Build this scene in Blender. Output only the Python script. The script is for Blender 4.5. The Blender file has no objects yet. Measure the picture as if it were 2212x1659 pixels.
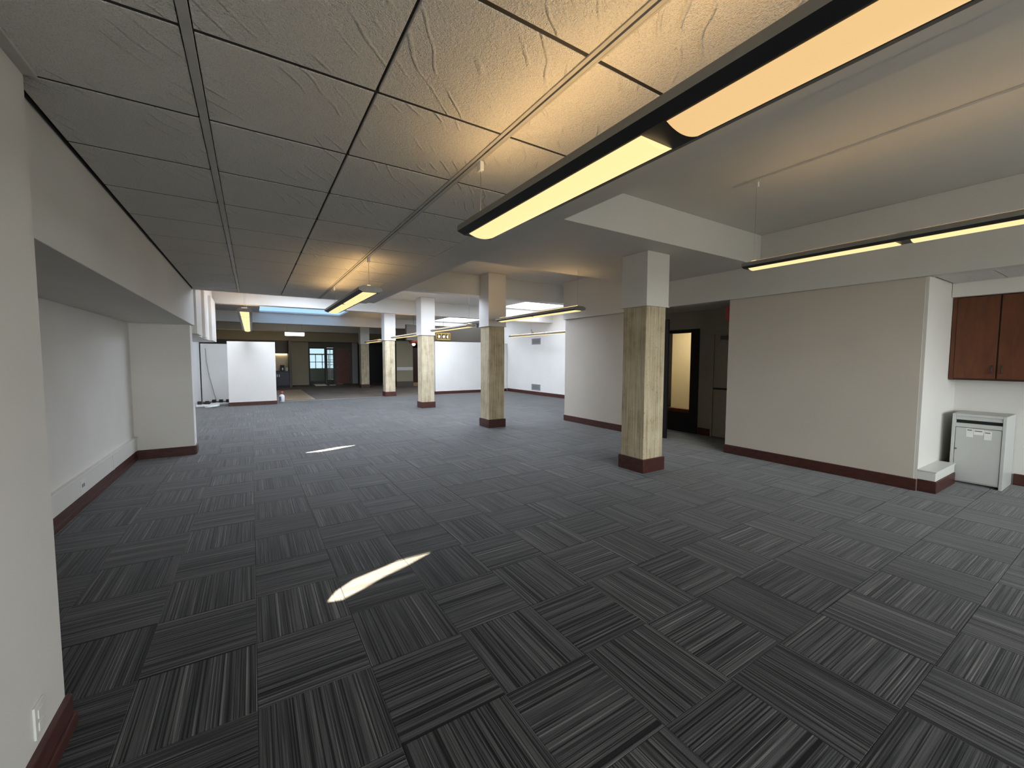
import bpy, bmesh, math, random
from mathutils import Vector, Matrix
random.seed(7)
S = bpy.context.scene
COL = S.collection

# ------------------------------------------------------------------ camera
FPX, HX, HY, ROLL, CAMH = 890.06, 543.95, 773.88, 0.0033, 1.5475
W_PX, H_PX = 2212, 1659
pitch = math.atan((H_PX / 2 - HY) / FPX)
yaw = math.atan((W_PX / 2 - HX) / FPX * math.cos(pitch))
F = Vector((math.sin(yaw) * math.cos(pitch), math.cos(yaw) * math.cos(pitch), -math.sin(pitch)))
R = Vector((math.cos(yaw), -math.sin(yaw), 0))
U = R.cross(F)
R, U = math.cos(ROLL) * R + math.sin(ROLL) * U, -math.sin(ROLL) * R + math.cos(ROLL) * U
cam_d = bpy.data.cameras.new('camera')
cam_d.sensor_fit = 'HORIZONTAL'
cam_d.sensor_width = 36
cam_d.lens = FPX / W_PX * 36
cam_d.clip_start = 0.02
cam = bpy.data.objects.new('camera', cam_d)
COL.objects.link(cam)
M = Matrix.Identity(4)
for r in range(3):
    M[r][0], M[r][1], M[r][2] = R[r], U[r], -F[r]
M[2][3] = CAMH
cam.matrix_world = M
S.camera = cam


def project(x, y, z):
    v = Vector((x, y, z - CAMH))
    k = v.dot(F)
    if k < 0.05:
        return None
    return W_PX / 2 + FPX * v.dot(R) / k, H_PX / 2 - FPX * v.dot(U) / k, k


# ------------------------------------------------------------------ world, sun, daylight, exposure
SKY = (0.92, 0.98, 0.99)
world = bpy.data.worlds.new('sky')
S.world = world
world.use_nodes = True
bg = world.node_tree.nodes['Background']
bg.inputs[0].default_value = (*SKY, 1)
bg.inputs[1].default_value = 7.0

SUN_DX, SUN_DY, SUN_DZ = 0.3, 7.4, 3.4          # towards the sun: low, from the far end of the building
sun_d = bpy.data.lights.new('sun', 'SUN')
sun_d.energy = 26
sun_d.angle = 0.002
sun_d.color = (1.0, 0.83, 0.60)
sun = bpy.data.objects.new('sun', sun_d)
sun.rotation_euler = Vector((SUN_DX, SUN_DY, SUN_DZ)).to_track_quat('Z', 'Y').to_euler()
sun.location = (2, 20, 12)
COL.objects.link(sun)

BACK_Y = -3.2
BACK_WINDOWS = [(-0.45, 1.35), (1.6, 3.4), (3.65, 5.45), (5.7, 7.5)]   # openings in the wall behind the camera
WZ0, WZ1 = 0.75, 2.35
for a, b in BACK_WINDOWS:                        # sky portals standing in those openings
    ld = bpy.data.lights.new('window_daylight', 'AREA')
    ld.shape = 'RECTANGLE'
    ld.size, ld.size_y = b - a, WZ1 - WZ0
    ld.cycles.is_portal = True
    lo = bpy.data.objects.new('window_daylight', ld)
    lo.location = ((a + b) / 2, BACK_Y - 0.12, (WZ0 + WZ1) / 2)
    lo.rotation_euler = (math.radians(90), 0, 0)      # -Z of the lamp looks along +Y
    COL.objects.link(lo)

S.cycles.adaptive_threshold = 0.02
S.cycles.max_bounces = 7
S.cycles.diffuse_bounces = 4
S.cycles.glossy_bounces = 3
S.cycles.caustics_reflective = False
S.cycles.caustics_refractive = False
S.view_settings.view_transform = 'Standard'
S.view_settings.look = 'None'
S.view_settings.gamma = 1
S.view_settings.use_curve_mapping = False
S.view_settings.exposure = 0.72

# ------------------------------------------------------------------ materials
def new_mat(name):
    m = bpy.data.materials.new(name)
    m.use_nodes = True
    return m, m.node_tree, m.node_tree.nodes['Principled BSDF']


def nd(t, kind, **kw):
    n = t.nodes.new(kind)
    for k, v in kw.items():
        setattr(n, k, v)
    return n


def math_n(t, op, a, b=None, c=None):
    n = nd(t, 'ShaderNodeMath', operation=op)
    for k, v in enumerate((a, b, c)):
        if v is None:
            continue
        if hasattr(v, 'is_output'):
            t.links.new(v, n.inputs[k])
        else:
            n.inputs[k].default_value = v
    return n.outputs[0]


def ramp(t, fac, stops):
    n = nd(t, 'ShaderNodeValToRGB')
    e = n.color_ramp.elements
    while len(e) < len(stops):
        e.new(0.5)
    for el, (p, c) in zip(e, stops):
        el.position = p
        el.color = (*c, 1)
    t.links.new(fac, n.inputs[0])
    return n.outputs[0]


def noise(t, vec, scale, detail=2.0, rough=0.5):
    n = nd(t, 'ShaderNodeTexNoise')
    n.inputs['Scale'].default_value = scale
    n.inputs['Detail'].default_value = detail
    n.inputs['Roughness'].default_value = rough
    if vec is not None:
        t.links.new(vec, n.inputs['Vector'])
    return n.outputs['Fac']


def bump(t, bsdf, h, strength, dist):
    b = nd(t, 'ShaderNodeBump')
    b.inputs['Strength'].default_value = strength
    b.inputs['Distance'].default_value = dist
    t.links.new(h, b.inputs['Height'])
    t.links.new(b.outputs[0], bsdf.inputs['Normal'])


def paint(name, col, rough=0.6, var=0.03, bmp=0.08):
    m, t, b = new_mat(name)
    g = nd(t, 'ShaderNodeNewGeometry').outputs['Position']
    f = noise(t, g, 1.3, 4)
    c0 = tuple(max(0, c * (1 - var)) for c in col)
    c1 = tuple(min(1, c * (1 + var)) for c in col)
    t.links.new(ramp(t, f, [(0.3, c0), (0.7, c1)]), b.inputs['Base Color'])
    b.inputs['Roughness'].default_value = rough
    if bmp:
        bump(t, b, noise(t, g, 180, 2), bmp, 0.002)
    return m


def plain(name, col, rough=0.5, metal=0.0, var=0.06):
    m, t, b = new_mat(name)
    g = nd(t, 'ShaderNodeNewGeometry').outputs['Position']
    f = noise(t, g, 14, 3)
    t.links.new(ramp(t, f, [(0.3, tuple(c * (1 - var) for c in col)), (0.7, tuple(min(1, c * (1 + var)) for c in col))]), b.inputs['Base Color'])
    b.inputs['Roughness'].default_value = rough
    b.inputs['Metallic'].default_value = metal
    return m


def glow(name, col, strength):
    m, t, b = new_mat(name)
    b.inputs['Base Color'].default_value = (*[min(1, c) * 0.25 for c in col], 1)
    b.inputs['Emission Color'].default_value = (*col, 1)
    b.inputs['Emission Strength'].default_value = strength
    b.inputs['Roughness'].default_value = 0.5
    return m


def glass(name, tint=(0.95, 0.98, 0.97)):
    m = bpy.data.materials.new(name)
    m.use_nodes = True
    t = m.node_tree
    t.nodes.remove(t.nodes['Principled BSDF'])
    tr = nd(t, 'ShaderNodeBsdfTransparent')
    tr.inputs[0].default_value = (*tint, 1)
    gl = nd(t, 'ShaderNodeBsdfGlossy')
    gl.inputs['Roughness'].default_value = 0.03
    mx = nd(t, 'ShaderNodeMixShader')
    mx.inputs[0].default_value = 0.07
    t.links.new(tr.outputs[0], mx.inputs[1])
    t.links.new(gl.outputs[0], mx.inputs[2])
    t.links.new(mx.outputs[0], t.nodes['Material Output'].inputs[0])
    return m


# carpet tiles laid quarter-turned: the stripes follow the real tile grid
GX0, GDX, GY0, GDY = -0.025, 0.4847, 0.0456, 0.5


def carpet_mat(name, gain=1.0):
    m, t, b = new_mat(name)
    pos = nd(t, 'ShaderNodeNewGeometry').outputs['Position']
    sp = nd(t, 'ShaderNodeSeparateXYZ')
    t.links.new(pos, sp.inputs[0])
    u = math_n(t, 'DIVIDE', math_n(t, 'SUBTRACT', sp.outputs[0], GX0), GDX)
    v = math_n(t, 'DIVIDE', math_n(t, 'SUBTRACT', sp.outputs[1], GY0), GDY)
    i, j = math_n(t, 'FLOOR', u), math_n(t, 'FLOOR', v)
    fu, fv = math_n(t, 'SUBTRACT', u, i), math_n(t, 'SUBTRACT', v, j)
    odd = math_n(t, 'MULTIPLY', math_n(t, 'FRACT', math_n(t, 'MULTIPLY', math_n(t, 'ADD', i, j), 0.5)), 2.0)
    ev = math_n(t, 'SUBTRACT', 1.0, odd)
    s = math_n(t, 'ADD', math_n(t, 'MULTIPLY', fu, odd), math_n(t, 'MULTIPLY', fv, ev))
    q = math_n(t, 'ADD', math_n(t, 'MULTIPLY', fv, odd), math_n(t, 'MULTIPLY', fu, ev))
    cij = nd(t, 'ShaderNodeCombineXYZ')
    t.links.new(i, cij.inputs[0])
    t.links.new(j, cij.inputs[1])
    wn = nd(t, 'ShaderNodeTexWhiteNoise', noise_dimensions='3D')
    t.links.new(cij.outputs[0], wn.inputs['Vector'])
    rnd = wn.outputs['Value']

    def streak(freq, along, z):
        c = nd(t, 'ShaderNodeCombineXYZ')
        t.links.new(math_n(t, 'MULTIPLY', s, freq), c.inputs[0])
        t.links.new(math_n(t, 'MULTIPLY', q, along), c.inputs[1])
        t.links.new(math_n(t, 'MULTIPLY_ADD', rnd, 171.0, z), c.inputs[2])
        return noise(t, c.outputs[0], 1.0, 1.0)

    broad = streak(11, 0.2, 0.0)
    fine = streak(75, 1.2, 9.3)
    accent = streak(46, 0.10, 21.7)
    bright = streak(52, 0.12, 47.1)
    base = ramp(t, math_n(t, 'MULTIPLY_ADD', fine, 0.6, math_n(t, 'MULTIPLY', broad, 0.4)),
                [(0.40, (0.030 * gain, 0.0312 * gain, 0.034 * gain)), (0.50, (0.060 * gain, 0.061 * gain, 0.064 * gain)), (0.60, (0.094 * gain, 0.094 * gain, 0.096 * gain))])
    dk = ramp(t, accent, [(0.42, (0.17, 0.17, 0.175)), (0.455, (1, 1, 1))])
    lt = ramp(t, bright, [(0.60, (1, 1, 1)), (0.64, (2.3, 2.25, 2.15))])
    lm = nd(t, 'ShaderNodeMix', data_type='RGBA', blend_type='MULTIPLY')
    lm.inputs['Factor'].default_value = 1
    t.links.new(dk, lm.inputs['A'])
    t.links.new(lt, lm.inputs['B'])
    line = lm.outputs['Result']
    mul = nd(t, 'ShaderNodeMix', data_type='RGBA', blend_type='MULTIPLY')
    mul.inputs['Factor'].default_value = 1
    t.links.new(base, mul.inputs['A'])
    t.links.new(line, mul.inputs['B'])
    fib = noise(t, pos, 420, 2)
    mul2 = nd(t, 'ShaderNodeMix', data_type='RGBA', blend_type='MULTIPLY')
    mul2.inputs['Factor'].default_value = 1
    t.links.new(mul.outputs['Result'], mul2.inputs['A'])
    tone = math_n(t, 'MULTIPLY_ADD', rnd, 0.18, 0.9)
    fb = ramp(t, fib, [(0.3, (0.6, 0.6, 0.6)), (0.7, (1.4, 1.4, 1.4))])
    mul3 = nd(t, 'ShaderNodeMix', data_type='RGBA', blend_type='MULTIPLY')
    mul3.inputs['Factor'].default_value = 1
    t.links.new(fb, mul3.inputs['A'])
    t.links.new(tone, mul3.inputs['B'])
    t.links.new(mul3.outputs['Result'], mul2.inputs['B'])
    t.links.new(mul2.outputs['Result'], b.inputs['Base Color'])
    b.inputs['Roughness'].default_value = 0.7
    b.inputs['Specular IOR Level'].default_value = 0.2
    b.inputs['Sheen Weight'].default_value = 0.4
    b.inputs['Sheen Roughness'].default_value = 0.27
    bump(t, b, math_n(t, 'ADD', fine, math_n(t, 'MULTIPLY', fib, 0.6)), 0.5, 0.003)
    return m


def ceiling_tile_mat():
    m, t, b = new_mat('ceiling_tile_plaster')
    tc = nd(t, 'ShaderNodeTexCoord').outputs['Object']
    oi = nd(t, 'ShaderNodeObjectInfo').outputs['Random']
    off = nd(t, 'ShaderNodeCombineXYZ')
    t.links.new(math_n(t, 'MULTIPLY', oi, 53.0), off.inputs[0])
    t.links.new(math_n(t, 'MULTIPLY', oi, 31.0), off.inputs[1])
    add = nd(t, 'ShaderNodeVectorMath', operation='ADD')
    t.links.new(tc, add.inputs[0])
    t.links.new(off.outputs[0], add.inputs[1])
    mp = nd(t, 'ShaderNodeMapping')
    mp.inputs['Rotation'].default_value = (0, 0, 2.26)
    mp.inputs['Scale'].default_value = (4.0, 4.0, 1)
    t.links.new(add.outputs[0], mp.inputs[0])
    wv = nd(t, 'ShaderNodeTexWave', wave_type='BANDS', bands_direction='Y')
    wv.inputs['Scale'].default_value = 1.1
    wv.inputs['Distortion'].default_value = 7.5
    wv.inputs['Detail'].default_value = 2.0
    wv.inputs['Detail Scale'].default_value = 0.55
    t.links.new(mp.outputs[0], wv.inputs['Vector'])
    # thin trowel ridges along the crests
    ridge = math_n(t, 'MAXIMUM', math_n(t, 'MULTIPLY', math_n(t, 'SUBTRACT', wv.outputs['Fac'], 0.86), 7.0), 0.0)
    mask = noise(t, add.outputs[0], 4.5, 1)
    mk = math_n(t, 'MINIMUM', math_n(t, 'MAXIMUM', math_n(t, 'MULTIPLY', math_n(t, 'SUBTRACT', mask, 0.51), 8.0), 0.0), 1.0)
    grain = noise(t, add.outputs[0], 75, 3)
    pits = noise(t, add.outputs[0], 200, 2)
    h = math_n(t, 'ADD', math_n(t, 'MULTIPLY', math_n(t, 'MULTIPLY', ridge, mk), 0.85), math_n(t, 'MULTIPLY_ADD', grain, 0.8, math_n(t, 'MULTIPLY', pits, 0.6)))
    bump(t, b, h, 1.0, 0.013)
    t.links.new(ramp(t, pits, [(0.28, (0.60, 0.595, 0.57)), (0.45, (0.83, 0.825, 0.80))]), b.inputs['Base Color'])
    b.inputs['Roughness'].default_value = 0.85
    return m


def concrete_mat():
    m, t, b = new_mat('board_marked_concrete')
    tc = nd(t, 'ShaderNodeTexCoord').outputs['Object']
    mp = nd(t, 'ShaderNodeMapping')
    mp.inputs['Scale'].default_value = (38, 38, 1.3)
    t.links.new(tc, mp.inputs[0])
    g = noise(t, mp.outputs[0], 1.0, 3)
    blot = noise(t, tc, 3.2, 5, 0.65)
    pit = noise(t, tc, 38, 2)
    base = ramp(t, math_n(t, 'MULTIPLY_ADD', g, 0.55, math_n(t, 'MULTIPLY', blot, 0.45)),
                [(0.34, (0.32, 0.25, 0.15)), (0.5, (0.55, 0.465, 0.31)), (0.66, (0.70, 0.61, 0.44))])
    pk = ramp(t, pit, [(0.24, (0.45, 0.42, 0.38)), (0.33, (1, 1, 1))])
    mul = nd(t, 'ShaderNodeMix', data_type='RGBA', blend_type='MULTIPLY')
    mul.inputs['Factor'].default_value = 1
    t.links.new(base, mul.inputs['A'])
    t.links.new(pk, mul.inputs['B'])
    t.links.new(mul.outputs['Result'], b.inputs['Base Color'])
    b.inputs['Roughness'].default_value = 0.85
    bump(t, b, math_n(t, 'ADD', g, math_n(t, 'MULTIPLY', pit, 0.5)), 0.5, 0.006)
    return m


def wood_mat(name, dark, light, axis=(1, 1, 0.12), scale=26, rough=0.35):
    m, t, b = new_mat(name)
    tc = nd(t, 'ShaderNodeTexCoord').outputs['Object']
    mp = nd(t, 'ShaderNodeMapping')
    mp.inputs['Scale'].default_value = axis
    t.links.new(tc, mp.inputs[0])
    n1 = noise(t, mp.outputs[0], scale, 4, 0.6)
    t.links.new(ramp(t, n1, [(0.3, dark), (0.7, light)]), b.inputs['Base Color'])
    b.inputs['Roughness'].default_value = rough
    return m


MAT = {
    'wall': paint('white_wall_paint', (0.74, 0.72, 0.68)),
    'ceil': paint('white_ceiling_paint', (0.70, 0.69, 0.66), bmp=0.05),
    'beam': paint('white_beam_paint', (0.70, 0.69, 0.66)),
    'taupe': paint('taupe_wall', (0.62, 0.565, 0.49)),  # warmer and darker than the adjoining return wall
    'olive': paint('olive_wall_paint', (0.36, 0.31, 0.21)),
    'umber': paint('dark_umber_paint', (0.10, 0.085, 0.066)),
    'grey': paint('grey_wall_paint', (0.30, 0.29, 0.28)),
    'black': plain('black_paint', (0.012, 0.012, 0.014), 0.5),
    'maroon': wood_mat('maroon_wood_trim', (0.044, 0.012, 0.009), (0.086, 0.025, 0.018), (0.3, 0.3, 1), 30, 0.42),
    'carpet': carpet_mat('striped_carpet'),
    'brown_carpet': paint('brown_carpet', (0.11, 0.085, 0.065), 0.95, 0.25),
    'parquet': wood_mat('parquet_wood', (0.26, 0.17, 0.10), (0.40, 0.28, 0.18), (1, 0.15, 1), 14, 0.3),
    'pavement': paint('pale_pavement', (0.28, 0.275, 0.26), 0.9),
    'void': plain('dark_plenum', (0.02, 0.02, 0.02), 0.9),
    'subfloor': plain('subfloor_screed', (0.02, 0.02, 0.022), 0.9),
    'tile': ceiling_tile_mat(),
    'grid': plain('grid_bar_enamel', (0.52, 0.52, 0.50), 0.45),
    'slot': plain('grid_slot_shadow_gap', (0.03, 0.03, 0.03), 0.7),
    'concrete': concrete_mat(),
    'lamp_dark': plain('charcoal_metal', (0.028, 0.029, 0.031), 0.42),
    'lamp_side': plain('grey_lamp_metal', (0.27, 0.26, 0.24), 0.45, 0.3),
    'lens': glow('warm_lamp_lens', (1.0, 0.73, 0.335), 0.74),
    'lens_dim': glow('peach_lamp_lens', (1.0, 0.65, 0.29), 0.53),
    'far_light': glow('far_light_diffuser', (1.0, 0.93, 0.72), 4.0),
    'office_light': glow('office_diffuser', (1.0, 0.86, 0.62), 16.0),
    'up_soft': glow('soft_lamp_tube', (1.0, 0.62, 0.25), 3.0),
    'up': glow('warm_lamp_tube', (1.0, 0.62, 0.25), 5.2),
    'white_plastic': plain('white_plastic', (0.74, 0.74, 0.72), 0.4, 0.0, 0.01),
    'cream_plastic': plain('cream_plastic', (0.73, 0.72, 0.67), 0.45, 0.0, 0.01),
    'steel': plain('cable_steel', (0.45, 0.45, 0.44), 0.35, 0.8),
    'box_metal': plain('pale_grey_enamel', (0.56, 0.57, 0.55), 0.4, 0.0, 0.01),
    'box_side': plain('dark_olive_enamel', (0.17, 0.17, 0.12), 0.5),
    'paper': plain('white_paper', (0.82, 0.82, 0.80), 0.7),
    'ink': plain('grey_ink', (0.16, 0.16, 0.16), 0.7),
    'cabinet': wood_mat('cherry_cabinet_wood', (0.085, 0.022, 0.005), (0.135, 0.040, 0.010), (1, 1, 0.2), 16, 0.5),
    'cabinet_edge': plain('dark_cherry_edge', (0.035, 0.009, 0.005), 0.4),
    'redwood': wood_mat('red_door_wood', (0.10, 0.022, 0.008), (0.17, 0.04, 0.014), (1, 1, 0.15), 14, 0.4),
    'glass': glass('clear_glass'),
    'dim_glass': glass('sky_dimming_glass', (0.26, 0.30, 0.32)),  # dark tint added to tone down the bright sky behind the far window
    'unseen_sky_pane': glow('skylight_pane', (0.76, 0.85, 1.0), 10.0),  # glow of the panes out of view, fill for the far end
    'sky_soft': glow('frosted_skylight_pane', (0.78, 0.87, 1.0), 3.6),
    'sky_blue': glow('blue_skylight_pane', (0.36, 0.62, 1.0), 0.74),
    'beige': paint('warm_beige_paint', (0.62, 0.52, 0.36)),
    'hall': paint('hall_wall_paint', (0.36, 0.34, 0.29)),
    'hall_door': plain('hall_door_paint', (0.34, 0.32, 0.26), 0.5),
    'red': plain('red_sign_enamel', (0.45, 0.02, 0.02), 0.4),
    'pale_green': paint('pale_green_paint', (0.50, 0.56, 0.44)),
    'navy': plain('navy_cabinet', (0.012, 0.014, 0.032), 0.4),
    'chrome': plain('brushed_steel', (0.6, 0.6, 0.58), 0.3, 0.9),
    'vent': plain('grey_vent_metal', (0.30, 0.30, 0.30), 0.5),
    'jug_red': plain('red_cap_plastic', (0.36, 0.09, 0.07), 0.4),
    'jug_blue': plain('blue_label_paper', (0.16, 0.24, 0.46), 0.5),
    'bulb': glow('lit_bulb', (1.0, 0.86, 0.62), 6.0),
    'yellow_metal': plain('yellow_lacquer', (0.55, 0.36, 0.07), 0.4),
    'red_glass': plain('red_lamp_shade', (0.25, 0.035, 0.02), 0.3),
    'oak': wood_mat('light_oak', (0.30, 0.19, 0.08), (0.42, 0.28, 0.13), (1, 1, 0.2), 12),
}

# ------------------------------------------------------------------ mesh helpers
def mesh_obj(name, bm, mats, parent=None, smooth=False):
    me = bpy.data.meshes.new(name)
    bmesh.ops.recalc_face_normals(bm, faces=bm.faces)
    bm.to_mesh(me)
    bm.free()
    for m in (mats if isinstance(mats, (list, tuple)) else [mats]):
        me.materials.append(MAT[m])
    if smooth:
        for p in me.polygons:
            p.use_smooth = True
    o = bpy.data.objects.new(name, me)
    COL.objects.link(o)
    if parent is not None:
        o.parent = parent
        o.matrix_parent_inverse = Matrix.Translation(-Vector(parent.location)) if parent.type != 'MESH' or any(parent.location) else Matrix.Identity(4)
    return o


def add_box(bm, x0, x1, y0, y1, z0, z1, mi=0, bev=0.0):
    ret = bmesh.ops.create_cube(bm, size=1)
    vs = ret['verts']
    for v in vs:
        v.co = Vector((x0 + (v.co.x + .5) * (x1 - x0), y0 + (v.co.y + .5) * (y1 - y0), z0 + (v.co.z + .5) * (z1 - z0)))
    fs = {f for v in vs for f in v.link_faces}
    for f in fs:
        f.material_index = mi
    if bev:
        es = list({e for v in vs for e in v.link_edges})
        bmesh.ops.bevel(bm, geom=es, offset=bev, segments=2, affect='EDGES', profile=0.6)
    return vs


def box(name, x0, x1, y0, y1, z0, z1, m, parent=None, bev=0.0):
    bm = bmesh.new()
    add_box(bm, x0, x1, y0, y1, z0, z1, 0, bev)
    return mesh_obj(name, bm, m, parent)


def tube_bm(bm, pts, rad, seg=8, mi=0):
    rings = []
    n = len(pts)
    for k, p in enumerate(pts):
        p = Vector(p)
        d = (Vector(pts[min(k + 1, n - 1)]) - Vector(pts[max(k - 1, 0)])).normalized()
        a = d.orthogonal().normalized()
        if abs(d.z) < 0.95:
            a = d.cross(Vector((0, 0, 1))).normalized()
        b = d.cross(a)
        rings.append([bm.verts.new(p + rad * (math.cos(2 * math.pi * s / seg) * a + math.sin(2 * math.pi * s / seg) * b)) for s in range(seg)])
    for r0, r1 in zip(rings, rings[1:]):
        for s in range(seg):
            f = bm.faces.new((r0[s], r0[(s + 1) % seg], r1[(s + 1) % seg], r1[s]))
            f.material_index = mi
    bm.faces.new(rings[0])
    bm.faces.new(rings[-1])


def tube(name, pts, rad, m, parent=None, seg=8):
    bm = bmesh.new()
    tube_bm(bm, pts, rad, seg)
    return mesh_obj(name, bm, m, parent, smooth=True)


def lathe(name, prof, loc, m, parent=None, seg=20):
    bm = bmesh.new()
    rings = []
    for r, z in prof:
        rings.append([bm.verts.new((loc[0] + r * math.cos(2 * math.pi * s / seg), loc[1] + r * math.sin(2 * math.pi * s / seg), loc[2] + z)) for s in range(seg)])
    for r0, r1 in zip(rings, rings[1:]):
        for s in range(seg):
            bm.faces.new((r0[s], r0[(s + 1) % seg], r1[(s + 1) % seg], r1[s]))
    bm.faces.new(rings[0])
    bm.faces.new(rings[-1])
    return mesh_obj(name, bm, m, parent, smooth=True)


def thing(name, label, cat, loc=(0, 0, 0), group=None):
    o = bpy.data.objects.new(name, None)
    o.location = loc
    o.empty_display_size = 0.1
    COL.objects.link(o)
    o['label'] = label
    o['category'] = cat
    if group:
        o['group'] = group
    return o


def tag(o, label, cat, group=None):
    o['label'] = label
    o['category'] = cat
    if group:
        o['group'] = group
    return o


def struct(o):
    o['kind'] = 'structure'
    return o


def root(name):
    o = bpy.data.objects.new(name, None)
    COL.objects.link(o)
    return struct(o)


def multi(name, boxes, m, parent=None, bev=0.0):
    bm = bmesh.new()
    for bx in boxes:
        add_box(bm, *bx, 0, bev)
    return mesh_obj(name, bm, m, parent)


# ------------------------------------------------------------------ floor
FX0, FX1, FY0, FY1 = -1.7, 10.6, BACK_Y, 31.0
floor = struct(box('floor', FX0, FX1, FY0, FY1, -0.2, -0.012, 'subfloor'))
YB = 16.55           # the striped carpet ends here, brown carpet beyond
cells = []
i0, i1 = math.floor((FX0 - GX0) / GDX), math.ceil((FX1 - GX0) / GDX)
j0, j1 = math.floor((FY0 - GY0) / GDY), math.ceil((YB - GY0) / GDY)
for i in range(i0, i1):
    for j in range(j0, j1):
        cx, cy = GX0 + (i + .5) * GDX, GY0 + (j + .5) * GDY
        size = 0
        if -1.5 < cx < 7.9 and (cx < 6.6 or 3.8 < cy < 5.1 or cy < 1.4):
            pr = project(cx, cy, 0)
            if pr and -250 < pr[0] < W_PX + 120 and pr[1] < H_PX + 260 and (cx > -0.75 or cy > 2.6):
                size = FPX * FPX * 0.24 * CAMH / pr[2] ** 3
        cells.append((size, i, j, cx, cy))
cells.sort(key=lambda c: -c[0])
bm = bmesh.new()
add_box(bm, -GDX / 2 + .0006, GDX / 2 - .0006, -GDY / 2 + .0006, GDY / 2 - .0006, -0.012, 0, 0)
top_edges = [e for e in bm.edges if all(abs(v.co.z) < 1e-6 for v in e.verts)]
bmesh.ops.bevel(bm, geom=top_edges, offset=0.0018, segments=1, affect='EDGES')
tile_me = None
for n, (size, i, j, cx, cy) in enumerate(cells[:300]):
    if tile_me is None:
        o = mesh_obj('carpet_tile', bm, 'carpet', floor)
        tile_me = o.data
    else:
        o = bpy.data.objects.new('carpet_tile', tile_me)
        COL.objects.link(o)
        o.parent = floor
    o.location = (cx, cy, 0)
bm = bmesh.new()
for size, i, j, cx, cy in cells[300:]:
    x0, x1 = max(FX0, cx - GDX / 2 + .0006), min(FX1, cx + GDX / 2 - .0006)
    y0, y1 = max(FY0, cy - GDY / 2 + .0006), min(YB, cy + GDY / 2 - .0006)
    if x1 - x0 < .01 or y1 - y0 < .01:
        continue
    add_box(bm, x0, x1, y0, y1, -0.012, 0)
o = mesh_obj('carpet_tile_field', bm, 'carpet', floor)
o['kind'] = 'stuff'
box('far_carpet', FX0, FX1, YB, FY1, -0.012, 0.0, 'brown_carpet', floor)
box('parquet_floor', 0.3, 1.95, YB + 0.3, 22.3, -0.010, 0.004, 'parquet', floor)
box('floor_edge_strip', 0.0, 4.3, YB - 0.02, YB + 0.03, -0.005, 0.006, 'chrome', floor)

outside = struct(box('floor_outside', -30, 40, -50, BACK_Y - 0.22, -0.6, -0.25, 'pavement'))

# ------------------------------------------------------------------ ceiling
CZ = 2.6215                      # tiled ceiling
RZ = 3.40                        # roof slab underside in the open bays
TX0, TD, TY0 = -0.1491, 0.6096, 1.7683
TEND = 8.3
ceiling = root('ceiling')
box('plenum_board', -1.7, 2.1, BACK_Y, TEND - 0.02, CZ + 0.035, CZ + 0.12, 'void', ceiling)
full_me = None
xcols = [(-0.745, TX0 - 0.020), (TX0 + 0.020, TX0 + TD - 0.007), (TX0 + TD + 0.007, TX0 + 2 * TD - 0.028), (TX0 + 2 * TD + 0.028, TX0 + 3 * TD - 0.005)]
tmesh = {}
for c, (xa, xb) in enumerate(xcols):
    for r in range(-8, 12):
        ya, yb = TY0 + r * TD + 0.009, TY0 + (r + 1) * TD - 0.009
        if yb > TEND:
            yb = TEND - 0.03
        if yb - ya < 0.1:
            continue
        key = (c, round(yb - ya, 4))
        cx, cy = (xa + xb) / 2, (ya + yb) / 2
        if key not in tmesh:
            bm = bmesh.new()
            add_box(bm, xa - cx, xb - cx, ya - cy, yb - cy, 0, 0.034)
            es = [e for e in bm.edges if all(abs(v.co.z) < 1e-6 for v in e.verts)]
            bmesh.ops.bevel(bm, geom=es, offset=0.0015, segments=1, affect='EDGES')
            o = mesh_obj('ceiling_tile', bm, 'tile', ceiling)
            tmesh[key] = o.data
        else:
            o = bpy.data.objects.new('ceiling_tile', tmesh[key])
            COL.objects.link(o)
            o.parent = ceiling
        o.location = (cx, cy, CZ)
Y0C = BACK_Y
# grid bars running along the room
box('grid_bar', TX0 - 0.016, TX0 + 0.016, Y0C, TEND, CZ - 0.002, CZ + 0.03, 'grid', ceiling, 0.002)
for r in range(-8, 12):
    yc = TY0 + r * TD
    if yc < TEND:
        box('gap_shade_strip', -0.745, TX0 + 3 * TD, yc - 0.0085, yc + 0.0085, CZ + 0.003, CZ + 0.03, 'slot', ceiling)  # dark strip laid in the joint to stand for shade in the gap
box('grid_bar', TX0 + TD - 0.005, TX0 + TD + 0.005, Y0C, TEND, CZ + 0.012, CZ + 0.03, 'slot', ceiling)
gx = TX0 + 2 * TD
multi('grid_bar', [(gx - 0.026, gx - 0.010, Y0C, TEND, CZ - 0.004, CZ + 0.03), (gx + 0.0, gx + 0.016, Y0C, TEND, CZ - 0.004, CZ + 0.03), (gx + 0.019, gx + 0.026, Y0C, TEND, CZ - 0.002, CZ + 0.03)], 'grid', ceiling)
box('edge_board', -0.80, -0.765, 2.36, TEND, CZ + 0.012, CZ + 0.03, 'slot', ceiling)  # dark strip standing for the shade in the reveal along the wall
box('edge_board', -0.76, -0.66, Y0C, 2.36, CZ - 0.012, CZ + 0.02, 'grid', ceiling, 0.003)
# end fascia of the tiled ceiling and the bulkhead along its edge
box('end_fascia', -0.80, 1.95, TEND - 0.03, TEND, CZ - 0.003, 3.5, 'beam', ceiling)
box('bulkhead', TX0 + 3 * TD, 1.955, Y0C, 8.55, CZ, 3.5, 'beam', ceiling)
box('bulkhead_edge', 1.955, 2.11, Y0C, 8.55, CZ + 0.018, 3.5, 'beam', ceiling)

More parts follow.
